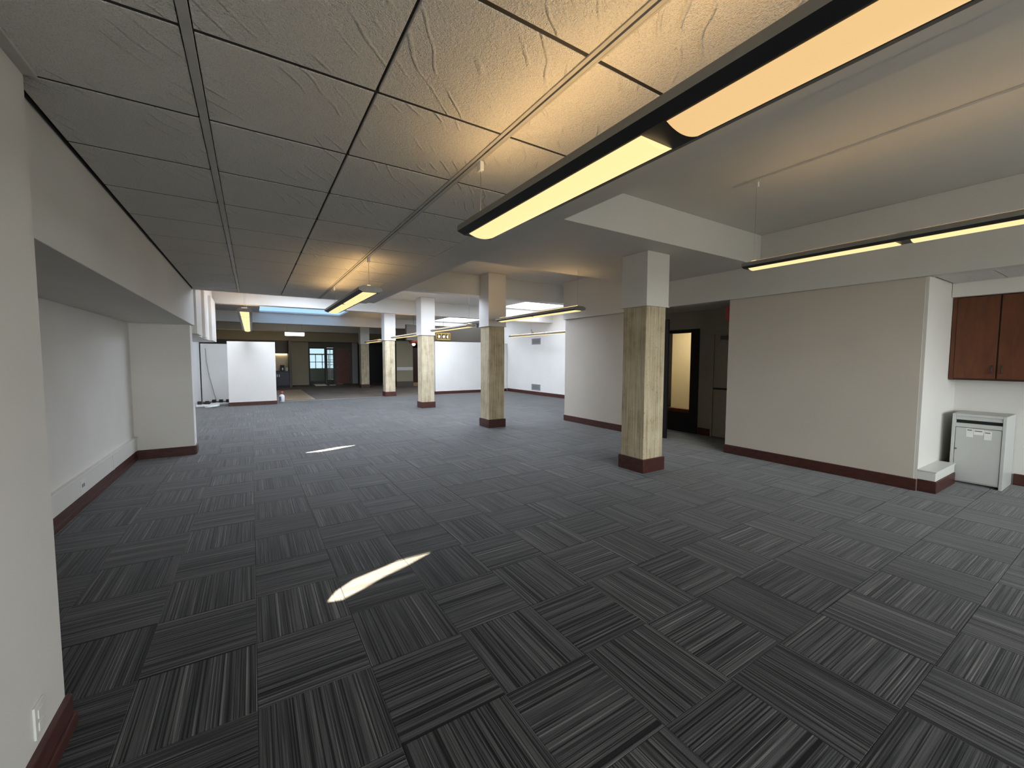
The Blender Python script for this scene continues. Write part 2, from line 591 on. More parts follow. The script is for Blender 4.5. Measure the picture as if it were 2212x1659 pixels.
P1 = [(0.358, 2.759), (0.425, 2.855), (0.55, 2.945), (0.784, 3.01), (0.985, 3.085), (1.229, 3.20), (1.43, 3.262), (1.483, 3.258), (1.396, 3.185), (1.153, 3.045), (0.934, 2.945), (0.747, 2.878), (0.569, 2.79), (0.443, 2.735)]
P2 = [(0.683, 7.40), (0.988, 7.50), (1.31, 7.63), (1.728, 7.80), (1.60, 7.68), (1.519, 7.59), (1.104, 7.41), (0.888, 7.36)]
SLITS = []
for P in (P1, P2):
    Q = [(x + SUN_DX * (RZ / SUN_DZ), y + SUN_DY * (RZ / SUN_DZ)) for x, y in P]
    xs, ys = [q[0] for q in Q], [q[1] for q in Q]
    SLITS.append((Q, (min(xs) - .05, max(xs) + .05, min(ys) - .05, max(ys) + .05)))
SKYLIGHTS = [(2.3, 4.3, 9.15, 10.9, 'unseen_sky_pane'), (0.30, 3.35, 15.95, 19.8, 'sky_blue'), (7.7, 9.5, 10.9, 13.05, 'sky_soft'), (7.7, 9.5, 16.2, 19.8, 'sky_soft'), (5.2, 7.2, 9.15, 10.9, 'unseen_sky_pane'), (2.6, 4.3, 13.9, 15.6, 'unseen_sky_pane'), (5.2, 7.2, 13.9, 15.6, 'unseen_sky_pane'), (-0.5, 0.35, 13.8, 15.5, 'unseen_sky_pane'), (0.4, 1.9, 11.1, 12.4, 'unseen_sky_pane')]  # unseen panes added to brighten the far bays; the last is inferred
holes = [s[:4] for s in SKYLIGHTS] + [s[1] for s in SLITS]
bm = bmesh.new()
regions = [(1.9, 10.6, BACK_Y, TEND), (-1.7, 10.6, TEND, 31.0)]
for (rx0, rx1, ry0, ry1) in regions:
    xs = sorted({rx0, rx1, *[v for h in holes for v in h[:2] if rx0 < v < rx1]})
    ys = sorted({ry0, ry1, *[v for h in holes for v in h[2:] if ry0 < v < ry1]})
    for xa, xb in zip(xs, xs[1:]):
        for ya, yb in zip(ys, ys[1:]):
            mx, my = (xa + xb) / 2, (ya + yb) / 2
            if any(h[0] < mx < h[1] and h[2] < my < h[3] for h in holes):
                continue
            for z, flip in ((RZ, False), (RZ + 0.12, True)):
                vs = [bm.verts.new(p) for p in ((xa, ya, z), (xb, ya, z), (xb, yb, z), (xa, yb, z))]
                bm.faces.new(vs[::-1] if not flip else vs)
me_slab = bpy.data.meshes.new('roof_slab')
bm.to_mesh(me_slab)
bm.free()
me_slab.materials.append(MAT['ceil'])
slab = bpy.data.objects.new('roof_slab', me_slab)
COL.objects.link(slab)
slab.parent = ceiling
for Q, (xa, xb, ya, yb) in SLITS:              # slits added out of view, cut so the sun draws the two streaks
    bm = bmesh.new()
    k0 = min(range(len(Q)), key=lambda k: Q[k][0])
    k1 = max(range(len(Q)), key=lambda k: Q[k][0])
    n = len(Q)
    chain_a = [Q[(k0 + d) % n] for d in range((k1 - k0) % n + 1)]          # one long side, left end to right end
    chain_b = [Q[(k0 - d) % n] for d in range((k0 - k1) % n + 1)]          # the other
    if sum(p[1] for p in chain_a) / len(chain_a) < sum(p[1] for p in chain_b) / len(chain_b):
        chain_a, chain_b = chain_b, chain_a
    polys = []
    for ch, ye in ((chain_a, yb), (chain_b, ya)):
        for p, q in zip(ch, ch[1:]):
            polys.append([p, q, (q[0], ye), (p[0], ye)])
    polys.append([(xa, ya), (Q[k0][0], ya), Q[k0], (Q[k0][0], yb), (xa, yb)])
    polys.append([(xb, ya), (Q[k1][0], ya), Q[k1], (Q[k1][0], yb), (xb, yb)])
    for pl in polys:
        bm.faces.new([bm.verts.new((x, y, RZ)) for x, y in pl])
    mesh_obj('sun_slit_mask', bm, 'ceil', ceiling)
for k, (xa, xb, ya, yb, m) in enumerate(SKYLIGHTS):
    w = root('window_%d' % (k + 1))
    t = 0.05
    multi('skylight_curb', [(xa - t, xa, ya - t, yb + t, RZ + .001, RZ + .12), (xb, xb + t, ya - t, yb + t, RZ + .001, RZ + .12), (xa, xb, ya - t, ya, RZ + .001, RZ + .12), (xa, xb, yb, yb + t, RZ + .001, RZ + .12)], 'ceil', w)
    box('skylight_pane', xa, xb, ya, yb, RZ + .06, RZ + .08, m, w)

BEAMS = [(2.11, 6.53, 3.35, 5.45, 2.96), (-0.8, 10.3, 8.32, 8.62, 2.95), (-0.8, 10.3, 13.15, 13.45, 2.96), (-1.55, 10.3, 19.9, 20.2, 2.97), (-1.55, 10.3, 25.0, 25.6, 2.95)]
for b_ in BEAMS:
    box('beam', b_[0], b_[1], b_[2], b_[3], b_[4], RZ - 0.001, 'beam', ceiling, 0.006)
box('beam', 6.53, 6.70, BACK_Y, 8.0, 2.5, RZ - 0.001, 'beam', ceiling, 0.006)
# hung ceilings over the side recesses
box('hall_ceiling', 6.70, 7.8, 3.84, 8.0, 2.53, 2.6, 'ceil', ceiling)
for k in range(8):
    y1 = 1.485 - k * 0.61 if k else 1.485
    ya = 1.04 - k * 0.61 + 0.005
    yb = (1.485 if k == 0 else 1.04 - (k - 1) * 0.61) - 0.005
    if ya < BACK_Y:
        break
    box('ceiling_tile', 6.71, 7.51, ya, yb, 2.505, 2.53, 'tile', ceiling, 0.002)
box('plenum_board', 6.70, 8.0, BACK_Y, 1.5, 2.535, 2.58, 'void', ceiling)
box('valance', 7.52, 7.97, BACK_Y, 1.495, 2.335, 2.53, 'wall', ceiling)

# ------------------------------------------------------------------ walls
wl = root('wall_left')
box('post_wall', -1.75, -0.70, BACK_Y, 2.37, 0, CZ + 0.05, 'wall', wl, 0.006)
box('niche_wall', -1.75, -1.53, 2.37, 8.2, 0, 2.06, 'wall', wl)
box('upper_wall', -1.75, -0.773, 2.37, 8.46, 2.055, 3.5, 'wall', wl, 0.006)
box('pilaster', -1.75, -0.81, 8.2, 8.46, 0, 2.055, 'wall', wl, 0.006)
box('recess_wall', -1.75, -1.53, 8.46, 17.8, 0, 3.5, 'wall', wl)
multi('clerestory_band', [(-1.53, -0.80, 8.46, 12.85, 1.925, 3.4)], 'wall', wl, 0.006)
for ya, yb in ((8.5, 9.35), (9.95, 10.35), (11.6, 12.85)):
    box('band_pier', -0.802, -0.745, ya, yb, 1.93, 2.94, 'wall', wl, 0.005)
box('end_wall', -1.53, 0.4, 17.8, 17.95, 0, 2.02, 'wall', wl, 0.004)
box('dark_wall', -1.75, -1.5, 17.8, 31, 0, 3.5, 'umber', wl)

wr = root('wall_right')
box('front_wall', 6.60, 6.78, 1.53, 3.84, 0, 2.5, 'taupe', wr, 0.004)
box('return_wall', 6.603, 8.2, 1.50, 1.66, 0, 2.6, 'wall', wr)
box('kitchen_wall', 7.97, 8.2, BACK_Y, 1.50, 0, 2.6, 'wall', wr)
box('middle_wall', 6.60, 6.78, 5.32, 8.0, 0, 2.5, 'taupe', wr, 0.004)
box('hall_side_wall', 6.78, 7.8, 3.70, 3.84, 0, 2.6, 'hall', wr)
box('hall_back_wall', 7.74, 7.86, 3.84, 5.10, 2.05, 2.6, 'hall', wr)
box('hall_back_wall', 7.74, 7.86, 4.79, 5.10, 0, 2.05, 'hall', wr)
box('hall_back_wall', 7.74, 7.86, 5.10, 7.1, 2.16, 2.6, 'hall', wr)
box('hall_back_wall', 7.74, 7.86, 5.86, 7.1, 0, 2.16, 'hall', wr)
box('far_right_wall', 10.2, 10.4, 8.0, 17.0, 0, 3.5, 'wall', wr)
box('cross_wall', 6.78, 10.3, 7.8, 8.0, 0, 3.5, 'wall', wr)
box('outer_wall', 10.4, 10.6, BACK_Y, 31, 0, 3.5, 'wall', wr)
box('outer_fill', 8.2, 10.4, BACK_Y, BACK_Y + .2, 0, 3.5, 'wall', wr)

wb = root('wall_back')
prev = -1.75
for a, b in BACK_WINDOWS + [(8.2, 8.2)]:
    box('window_pier', prev, a, BACK_Y - 0.2, BACK_Y, 0, 3.5, 'wall', wb)
    if b > a:
        box('window_apron', a, b, BACK_Y - 0.2, BACK_Y, 0, WZ0, 'wall', wb)
        box('window_head', a, b, BACK_Y - 0.2, BACK_Y, WZ1, 3.5, 'wall', wb)
    prev = b
for k, (a, b) in enumerate(BACK_WINDOWS):
    w = root('window_%d' % (k + 12))
    y = BACK_Y - 0.06
    multi('window_frame', [(a, a + .05, y - .03, y + .03, WZ0, WZ1), (b - .05, b, y - .03, y + .03, WZ0, WZ1), (a + .05, b - .05, y - .03, y + .03, WZ0, WZ0 + .05), (a + .05, b - .05, y - .03, y + .03, WZ1 - .05, WZ1), ((a + b) / 2 - .02, (a + b) / 2 + .02, y - .03, y + .03, WZ0 + .05, WZ1 - .05)], 'lamp_dark', w)

wf = root('wall_far')
FY = 26.0
box('far_wall', 1.75, 2.72, FY, FY + 0.15, 0, 2.44, 'olive', wf)
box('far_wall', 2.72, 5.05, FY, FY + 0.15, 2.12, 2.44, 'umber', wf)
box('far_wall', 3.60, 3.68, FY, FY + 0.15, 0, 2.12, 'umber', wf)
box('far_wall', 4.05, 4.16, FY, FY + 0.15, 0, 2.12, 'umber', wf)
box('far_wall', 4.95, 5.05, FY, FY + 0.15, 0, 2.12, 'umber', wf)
box('far_pier', 5.05, 5.36, 25.9, FY + 0.15, 0, 2.44, 'grey', wf)
box('far_wall', 5.36, 10.4, FY + .4, FY + 0.6, 0, 2.44, 'black', wf)  # black sheet stands for the unlit opening and the dark beyond
box('header', -1.5, 10.4, 25.62, FY + 0.6, 2.44, 3.4, 'olive', wf)
box('lower_panel', 1.73, 2.70, FY - 0.08, FY, 0.0, 1.69, 'olive', wf, 0.006)
box('kitchen_back', -1.5, 1.75, 24.9, 25.05, 0, 2.44, 'umber', wf)
box('kitchen_side', 1.62, 1.75, 24.3, FY, 0, 2.44, 'umber', wf)
box('kitchen_splashback', 0.9, 1.61, 24.86, 24.9, 0.85, 1.72, 'beige', wf)
box('cafe_wall', 6.55, 7.45, 22.0, 22.12, 0, 2.45, 'olive', wf)
box('cafe_wall', 7.78, 10.4, 22.0, 22.12, 0, 2.45, 'umber', wf)
box('chair_rail', 6.55, 7.43, 21.96, 22.0, 0.87, 1.05, 'cream_plastic', wf, 0.006)
box('wainscot_base', 6.55, 7.45, 21.97, 22.0, 0.0, 0.28, 'umber', wf)
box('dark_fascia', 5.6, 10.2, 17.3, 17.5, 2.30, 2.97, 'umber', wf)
box('glazed_room_wall', 2.0, 2.15, FY + .15, 30.0, 0, 2.6, 'pale_green', wf)
box('glazed_room_wall', 5.2, 5.35, FY + .15, 30.0, 0, 2.6, 'pale_green', wf)
multi('glazed_room_wall', [(2.0, 5.35, 29.5, 29.65, 0, 0.81), (2.0, 5.35, 29.5, 29.65, 2.25, 2.7), (2.0, 3.05, 29.5, 29.65, .81, 2.25), (4.75, 5.35, 29.5, 29.65, .81, 2.25)], 'pale_green', wf)
box('glazed_room_ceiling', 2.0, 5.35, FY + .15, 29.6, 2.6, 2.7, 'ceil', wf)

# ------------------------------------------------------------------ baseboards (maroon wood, two-step profile)
def base_run(name, runs):
    r = root(name)
    for x0, x1, y0, y1 in runs:
        bm = bmesh.new()
        add_box(bm, x0, x1, y0, y1, 0.001, 0.14, 0, 0.006)
        mesh_obj('skirting_board', bm, 'maroon', r)
        # shoe moulding on the room side is part of the same profile
    return r


base_run('baseboard_left', [(-0.705, -0.680, BACK_Y, 2.375), (-1.535, -1.508, 2.38, 8.19), (-1.505, -0.80, 8.175, 8.205), (-0.815, -0.79, 8.21, 8.45)])
multi('shoe_moulding', [(-0.682, -0.668, BACK_Y, 2.375, 0.001, 0.06), (-1.51, -1.494, 2.38, 8.17, 0.001, 0.055)], 'maroon', bpy.data.objects['baseboard_left'], 0.004)
base_run('baseboard_right', [(6.572, 6.602, 1.50, 3.845), (6.605, 7.40, 1.335, 1.50), (6.572, 6.602, 5.32, 8.0), (6.605, 6.78, 3.842, 3.865), (7.715, 7.745, 4.80, 5.08), (7.945, 7.972, BACK_Y, 0.94), (6.60, 6.78, 7.998, 8.02), (10.17, 10.202, 8.0, 16.55)])

# ------------------------------------------------------------------ columns
COLS = [
    (4.415, 3.69, 2.96, 'board-marked concrete column standing by the dark hallway opening'),
    (4.395, 7.93, RZ, 'board-marked concrete column level with the far end of the beige wall'),
    (4.40, 12.17, RZ, 'board-marked concrete column beside the white cross partition'),
    (4.50, 16.66, RZ, 'board-marked concrete column where striped carpet meets brown carpet'),
    (4.70, 21.9, RZ, 'board-marked concrete column in front of the dark far rooms'),
]
for cx, cy, top, lab in COLS:
    w = 0.42
    t = thing('concrete_column', lab, 'column', (cx, cy, 0), 'columns in one row down the room')
    box('column_shaft', cx + .012, cx + w - .012, cy + .012, cy + w - .012, 0.17, 2.262, 'concrete', t, 0.012)
    box('column_cap', cx - .012, cx + w + .012, cy - .012, cy + w + .012, 2.26, top - 0.002, 'wall', t, 0.006)
    box('cap_collar', cx - .02, cx + w + .02, cy - .02, cy + w + .02, 2.245, 2.262, 'wall', t, 0.004)
    box('base_trim', cx - .012, cx + w + .012, cy - .012, cy + w + .012, 0.001, 0.185, 'maroon', t, 0.006)

# ------------------------------------------------------------------ pendant lamps
def pendant(label, x, y0, y1, zb, n, hangs, zc, group, axis='Y', up=True, dim=()):
    t = thing('pendant_lamp', label, 'pendant lamp', (x, (y0 + y1) / 2, zb) if axis == 'Y' else ((y0 + y1) / 2, x, zb), group)

    def P(u, v, z):
        return (x + u, v, z) if axis == 'Y' else (v, x + u, z)

    hw, hh = 0.122, 0.066
    prof = [(-0.08, 0.0), (0.08, 0.0), (hw, 0.016), (hw, 0.045), (0.07, hh), (-0.07, hh), (-hw, 0.045), (-hw, 0.016)]
    bm = bmesh.new()
    r0 = [bm.verts.new(P(u, y0, zb + z)) for u, z in prof]
    r1 = [bm.verts.new(P(u, y1, zb + z)) for u, z in prof]
    for k in range(8):
        f = bm.faces.new((r0[k], r0[(k + 1) % 8], r1[(k + 1) % 8], r1[k]))
        f.material_index = 0 if k in (0, 1, 7) else 1
    for rr in (r0, r1):
        bm.faces.new(rr).material_index = 1
    mesh_obj('lamp_housing', bm, ['lamp_dark', 'lamp_side'], t)
    L = (y1 - y0) / n
    for k in range(n):
        a, b = y0 + k * L + 0.045, y0 + (k + 1) * L - 0.045
        bm = bmesh.new()
        lw, seg = 0.073, 10
        bot0 = [bm.verts.new(P(-lw + 2 * lw * s / seg, a - 0.02 * (1 - (2 * s / seg - 1) ** 2) * 0, zb - 0.001 - 0.016 * (1 - (2 * s / seg - 1) ** 2))) for s in range(seg + 1)]
        bot1 = [bm.verts.new(P(-lw + 2 * lw * s / seg, b, zb - 0.001 - 0.016 * (1 - (2 * s / seg - 1) ** 2))) for s in range(seg + 1)]
        for s in range(seg):
            bm.faces.new((bot0[s], bot0[s + 1], bot1[s + 1], bot1[s]))
        bm.faces.new(bot0)
        bm.faces.new(bot1)
        mesh_obj('lamp_lens', bm, 'lens_dim' if k in dim else 'lens', t)
        if up:
            bm = bmesh.new()
            pts = [P(-0.045, a, zb + hh + .002), P(0.045, b, zb + hh + .006)]
            xa, xb = sorted((pts[0][0], pts[1][0]))
            ya, yb = sorted((pts[0][1], pts[1][1]))
            add_box(bm, xa, xb, ya, yb, zb + hh + .001, zb + hh + .006)
            mesh_obj('uplight_tube', bm, 'up_soft' if zb > 2.45 else 'up', t)
    for h in hangs:
        p = P(0, h, 0)
        tube('hanger_cable', [(p[0], p[1], zb + hh), (p[0], p[1], zc - 0.05)], 0.0013, 'lamp_side', t, 6)
        box('ceiling_clip', p[0] - .012, p[0] + .012, p[1] - .02, p[1] + .02, zc - 0.055, zc - 0.004, 'white_plastic', t, 0.004)
        box('end_clip', p[0] - .014, p[0] + .014, p[1] - .02, p[1] + .02, zb + hh, zb + hh + .02, 'white_plastic', t, 0.003)
    return t


GL, GR = 'pendants under the tiled ceiling', 'pendants along the column row'
pendant('long pendant lamp below the tiled ceiling, twin lenses, beside the coffer', 1.09, -0.42, 2.10, 2.222, 2, (2.06, -0.3), CZ, GL, dim=(0,))
pendant('short pendant lamp near the far end of the tiled ceiling', 1.09, 4.55, 6.95, 2.245, 2, (4.62, 6.8), CZ, GL)
pendant('long row of pendant lenses in the bay past the tiled ceiling', -0.09, 8.95, 15.6, 2.375, 6, (9.2, 12.2, 15.3), RZ, GL)
pendant('slim pendant lamp hanging in the raised coffer in front of beige wall', 4.47, -0.08, 2.42, 2.49, 2, (2.36, 0.0), RZ - 0.024, GR)
pendant('slim pendant lamp between the first two columns past the hallway', 4.47, 5.06, 7.56, 2.32, 2, (5.12,), RZ, GR)
pendant('slim pendant lamp ending at the column beside the white cross partition', 4.47, 8.95, 11.3, 2.30, 2, (9.05, 11.2), RZ, GR)
pendant('slim pendant lamp ending where the brown carpet begins', 4.47, 12.75, 15.3, 2.265, 2, (12.9, 15.2), RZ, GR)
pendant('slim pendant lamp over the brown carpet by the dark rooms', 4.47, 17.2, 19.5, 2.225, 2, (17.3,), RZ, GR)
pendant('slim pendant lamp beside the white vented wall', 8.9, 9.6, 14.2, 2.40, 2, (10.0, 12.8), RZ, 'pendants by the vented wall')
t = thing('ceiling_light', 'short boxy white ceiling light crosswise near the far glazed doorway', 'ceiling light', (1.8, 23.0, 2.62))
box('light_tray', 1.38, 2.26, 22.9, 23.14, 2.77, 2.82, 'white_plastic', t, 0.006)
box('light_diffuser', 1.40, 2.24, 22.91, 23.13, 2.62, 2.77, 'far_light', t, 0.015)
for x_ in (1.5, 2.14):
    tube('hanger_rod', [(x_, 23.02, 2.82), (x_, 23.02, RZ)], 0.006, 'steel', t, 6)
tr = tag(box('lamp_track', 4.44, 4.50, BACK_Y + .1, 2.58, RZ - 0.022, RZ - 0.001, 'ceil', None, 0.003), 'slim white lamp track on the coffer ceiling', 'lamp track')

# ------------------------------------------------------------------ partitions
t = thing('partition', 'square white freestanding partition with maroon base beside the parquet', 'partition', (0, 15.75, 0))
box('partition_panel', -0.655, 0.655, 15.7, 15.84, 0.115, 2.052, 'wall', t, 0.01)
box('base_trim', -0.665, 0.668, 15.685, 15.855, 0.001, 0.12, 'maroon', t, 0.005)
t = thing('partition', 'wide white cross partition with maroon base below dark fascia', 'partition', (8.4, 16.6, 0))
box('partition_panel', 6.6, 10.19, 16.6, 16.74, 0.115, 2.25, 'wall', t, 0.01)
box('base_trim', 6.585, 10.16, 16.58, 16.755, 0.001, 0.12, 'maroon', t, 0.005)

# ------------------------------------------------------------------ raceways, outlets
t = thing('cable_raceway', 'long cream cable raceway above the maroon baseboard in the left niche', 'raceway', (-1.5, 5.3, 0.15))
box('raceway_body', -1.53, -1.498, 2.4, 8.19, 0.145, 0.33, 'cream_plastic', t, 0.006)
box('raceway_lip', -1.53, -1.488, 2.4, 8.19, 0.33, 0.352, 'cream_plastic', t, 0.005)
for y in (5.75, 4.2):
    o = box('outlet_plate', -1.50, -1.492, y, y + 0.13, 0.185, 0.30, 'white_plastic', t, 0.003)
    multi('socket', [(-1.493, -1.4905, y + .03, y + .055, .225, .26), (-1.493, -1.4905, y + .075, y + .10, .225, .26)], 'ink', o)
for y in (6.9,):
    box('joint_cover', -1.50, -1.494, y, y + 0.05, 0.145, 0.33, 'cream_plastic', t, 0.002)
box('end_plate', -1.50, -1.40, 8.185, 8.198, 0.145, 0.345, 'cream_plastic', t, 0.003)
t = thing('cable_raceway', 'short white boxed raceway on the baseboard beside the drop box', 'raceway', (7.0, 1.42, 0.14))
box('raceway_body', 6.61, 7.395, 1.345, 1.499, 0.142, 0.245, 'white_plastic', t, 0.005)
box('raceway_cover', 6.60, 7.40, 1.335, 1.499, 0.245, 0.258, 'white_plastic', t, 0.004)
t = thing('wall_outlet', 'white electrical outlet low on the near wall above maroon baseboard', 'outlet', (-0.70, 2.15, 0.2))
box('cover_plate', -0.70, -0.692, 2.08, 2.16, 0.175, 0.295, 'white_plastic', t, 0.003)
multi('socket', [(-0.693, -0.689, 2.10, 2.14, .195, .228), (-0.693, -0.689, 2.10, 2.14, .242, .275)], 'cream_plastic', t, 0.002)

# ------------------------------------------------------------------ wall cabinet
t = thing('wall_cabinet', 'cherry wood wall cabinet with dark handles above the drop box', 'cabinet', (7.8, 0.6, 1.29))
box('cabinet_body', 7.615, 7.968, -0.60, 1.495, 1.292, 2.333, 'cabinet_edge', t, 0.004)
box('cabinet_end_stile', 7.602, 7.615, 1.455, 1.494, 1.30, 2.33, 'cabinet', t, 0.002)
for k, (ya, yb, hy) in enumerate(((1.10, 1.452, 1.13), (0.685, 1.085, 1.05), (0.27, 0.67, .31), (-0.145, 0.255, .22), (-0.57, -0.16, -.53))):
    d = box('cabinet_door', 7.597, 7.615, ya, yb, 1.315, 2.325, 'cabinet', t, 0.003)
    h = bmesh.new()
    tube_bm(h, [(7.597, hy, 1.385), (7.572, hy, 1.385), (7.572, hy, 1.475), (7.597, hy, 1.475)], 0.006, 8)
    mesh_obj('handle', h, 'lamp_dark', d, True)

# ------------------------------------------------------------------ drop box
t = thing('drop_box', 'pale grey metal drop box with black slot and paper notice', 'drop box', (7.7, 1.18, 0))
bx0, bx1, by0, by1, bt = 7.43, 7.96, 0.955, 1.40, 0.88
multi('box_shell', [(bx0, bx1, by0, by0 + .03, 0, bt), (bx0, bx1, by1 - .03, by1, 0, bt), (bx0, bx1, by0 + .03, by1 - .03, bt - .03, bt), (bx1 - .02, bx1, by0 + .03, by1 - .03, 0.03, bt - .03), (bx0 + .02, bx1, by0 + .03, by1 - .03, 0.03, 0.06)], 'box_metal', t, 0.004)
box('top_panel', bx0 + .012, bx0 + .03, by0 + .03, by1 - .03, 0.805, bt - .03, 'box_metal', t, 0.003)
box('slot_recess', bx0 + .05, bx0 + .07, by0 + .03, by1 - .03, 0.74, 0.81, 'black', t)
box('slot_lip', bx0 + .004, bx0 + .03, by0 + .03, by1 - .03, 0.715, 0.765, 'box_metal', t, 0.004)
d = box('box_door', bx0 + .008, bx0 + .028, by0 + .034, by1 - .034, 0.045, 0.710, 'box_metal', t, 0.004)
lathe('lock', [(0.011, 0), (0.011, 0.008), (0.004, 0.009)], (0, 0, 0), 'ink', d, 12)
lk = bpy.data.objects['lock']
lk.matrix_parent_inverse = Matrix.Identity(4)
lk.rotation_euler = (0, math.radians(-90), 0)
lk.location = (bx0 + .008, 1.355, 0.44)
for ya, yb, za, zb_ in ((1.215, 1.275, 0.60, 0.705), (1.13, 1.212, 0.635, 0.700), (1.065, 1.127, 0.585, 0.690)):
    s_ = box('paper_notice', bx0 + .0055, bx0 + .0078, ya, yb, za, zb_, 'paper', t)
    box('printed_line', bx0 + .0048, bx0 + .0054, ya + .012, yb - .008, zb_ - .026, zb_ - .014, 'ink', s_)

# ------------------------------------------------------------------ hallway: door, glazed panel, exit sign
d1 = root('door_1')
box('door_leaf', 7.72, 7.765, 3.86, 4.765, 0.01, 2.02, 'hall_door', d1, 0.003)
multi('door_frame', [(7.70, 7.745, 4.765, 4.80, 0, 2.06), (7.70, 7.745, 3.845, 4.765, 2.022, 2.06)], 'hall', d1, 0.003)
tube('push_bar', [(7.70, 4.74, 0.97), (7.655, 4.72, 0.97), (7.655, 3.95, 0.97), (7.70, 3.93, 0.97)], 0.017, 'lamp_dark', d1)
box('door_closer', 7.66, 7.72, 4.30, 4.62, 1.92, 1.99, 'lamp_dark', d1, 0.006)
w = root('window_20')
multi('dark_frame', [(7.69, 7.80, 5.10, 5.27, 0, 2.16), (7.69, 7.80, 5.79, 5.86, 0, 2.16), (7.69, 7.80, 5.27, 5.79, 2.09, 2.16), (7.69, 7.80, 5.27, 5.79, 0.0, 0.42)], 'black', w, 0.004)
box('wood_sill', 7.67, 7.80, 5.27, 5.79, 0.42, 0.49, 'redwood', w, 0.004)
box('glass_pane', 7.745, 7.752, 5.27, 5.79, 0.49, 2.09, 'glass', w)
box('door_jamb', 6.76, 6.80, 5.12, 5.315, 0, 2.3, 'black', wr)
wi = root('wall_inner')
box('office_back_wall', 9.6, 9.7, 4.9, 7.7, 0, 2.6, 'beige', wi)
box('office_side_wall', 7.86, 9.7, 7.6, 7.7, 0, 2.6, 'beige', wi)
box('office_side_wall', 7.86, 9.7, 4.88, 4.98, 0, 2.6, 'beige', wi)
box('office_ceiling', 7.86, 9.7, 4.88, 7.7, 2.58, 2.62, 'ceil', wi)
t = thing('ceiling_lamp', 'warm ceiling lamp inside the office behind the hallway glass', 'ceiling lamp', (8.7, 6.3, 2.5))
box('lamp_tray', 8.4, 9.0, 5.9, 6.7, 2.53, 2.578, 'white_plastic', t, 0.004)
box('lamp_diffuser', 8.42, 8.98, 5.92, 6.68, 2.515, 2.532, 'office_light', t)
t = thing('exit_sign', 'red exit sign high on the hallway side wall', 'sign', (7.0, 3.86, 2.25))
box('sign_box', 6.82, 6.85, 3.86, 4.03, 2.2, 2.44, 'red', t, 0.004)
box('mounting_plate', 6.79, 6.88, 3.8415, 3.86, 2.25, 2.39, 'red', t, 0.002)

# ------------------------------------------------------------------ vents and sensor on the far white wall
for z, lab in ((2.26, 'grey wall vent high on the far white wall'), (0.32, 'grey wall vent low on the far white wall above baseboard')):
    t = thing('wall_vent', lab, 'vent', (10.19, 14.27, z))
    multi('vent_frame', [(10.185, 10.2, 13.95, 14.0, z - .13, z + .13), (10.185, 10.2, 14.54, 14.59, z - .13, z + .13), (10.185, 10.2, 14.0, 14.54, z - .13, z - .10), (10.185, 10.2, 14.0, 14.54, z + .10, z + .13)], 'vent', t, 0.002)
    for k in range(6):
        zz = z - .085 + k * .034
        box('vent_slat', 10.182, 10.198, 14.0, 14.54, zz - .006, zz + .006, 'vent', t)
    box('vent_back', 10.197, 10.1995, 14.0, 14.54, z - .10, z + .10, 'ink', t)
t = thing('wall_sensor', 'small grey alarm sensor above the high wall vent', 'sensor', (10.15, 14.5, 2.6))
box('sensor_body', 10.12, 10.2, 14.45, 14.57, 2.56, 2.66, 'vent', t, 0.012)
tube('sensor_arm', [(10.16, 14.51, 2.66), (10.16, 14.60, 2.74), (10.19, 14.62, 2.78)], 0.012, 'vent', t)

# ------------------------------------------------------------------ clutter by the far left recess
t = thing('jug', 'white jug with red cap and blue label on floor by the partition', 'jug', (0.84, 16.4, 0))
lathe('jug_body', [(0.075, 0.0), (0.085, 0.01), (0.085, 0.20), (0.07, 0.235), (0.035, 0.26), (0.03, 0.275)], (0.84, 16.4, 0.001), 'white_plastic', t)
lathe('cap', [(0.034, 0.272), (0.05, 0.285), (0.055, 0.36), (0.035, 0.375)], (0.84, 16.4, 0), 'jug_red', t)
bm = bmesh.new()
seg = 12
for s in range(seg):
    a0, a1 = math.radians(185 + s * 6), math.radians(185 + (s + 1) * 6)
    bm.faces.new([bm.verts.new((0.84 + .0865 * math.cos(a), 16.4 + .0865 * math.sin(a), z)) for a, z in ((a0, .04), (a1, .04), (a1, .19), (a0, .19))])
mesh_obj('paper_label', bm, 'jug_blue', t)


def power_strip(label, x, y, n, rot):
    t = thing('power_strip', label, 'power strip', (x, y, 0), 'power strips in the far recess')
    bm = bmesh.new()
    add_box(bm, -0.30, 0.30, -0.05, 0.05, 0.001, 0.07, 0, 0.01)
    o = mesh_obj('strip_body', bm, 'white_plastic', t)
    o.matrix_parent_inverse = Matrix.Identity(4)
    for k in range(n):
        bm = bmesh.new()
        add_box(bm, -0.26 + k * 0.19, -0.15 + k * 0.19, -0.045, 0.045, 0.07, 0.17, 0, 0.012)
        p = mesh_obj('plug_adapter', bm, 'black', t)
        p.matrix_parent_inverse = Matrix.Identity(4)
    t.rotation_euler = (0, 0, rot)
    return t


power_strip('white power strip with black adapters nearest the recess wall', -1.22, 16.05, 2, 0.1)
power_strip('white power strip with black adapters nearest the partition', -0.88, 16.45, 3, -0.15)
random.seed(3)


def coil(name, label, cx, cy, r, m, turns, rad):
    pts = []
    n = turns * 16
    for k in range(n + 1):
        a = 2 * math.pi * k / 16
        rr = r * (0.8 + 0.25 * math.sin(k * 0.7))
        pts.append((cx + rr * 1.5 * math.cos(a), cy + rr * math.sin(a), rad + 0.004 + 0.012 * (k / 16)))
    tag(tube(name, pts, rad, m, None, 6), label, 'cable')


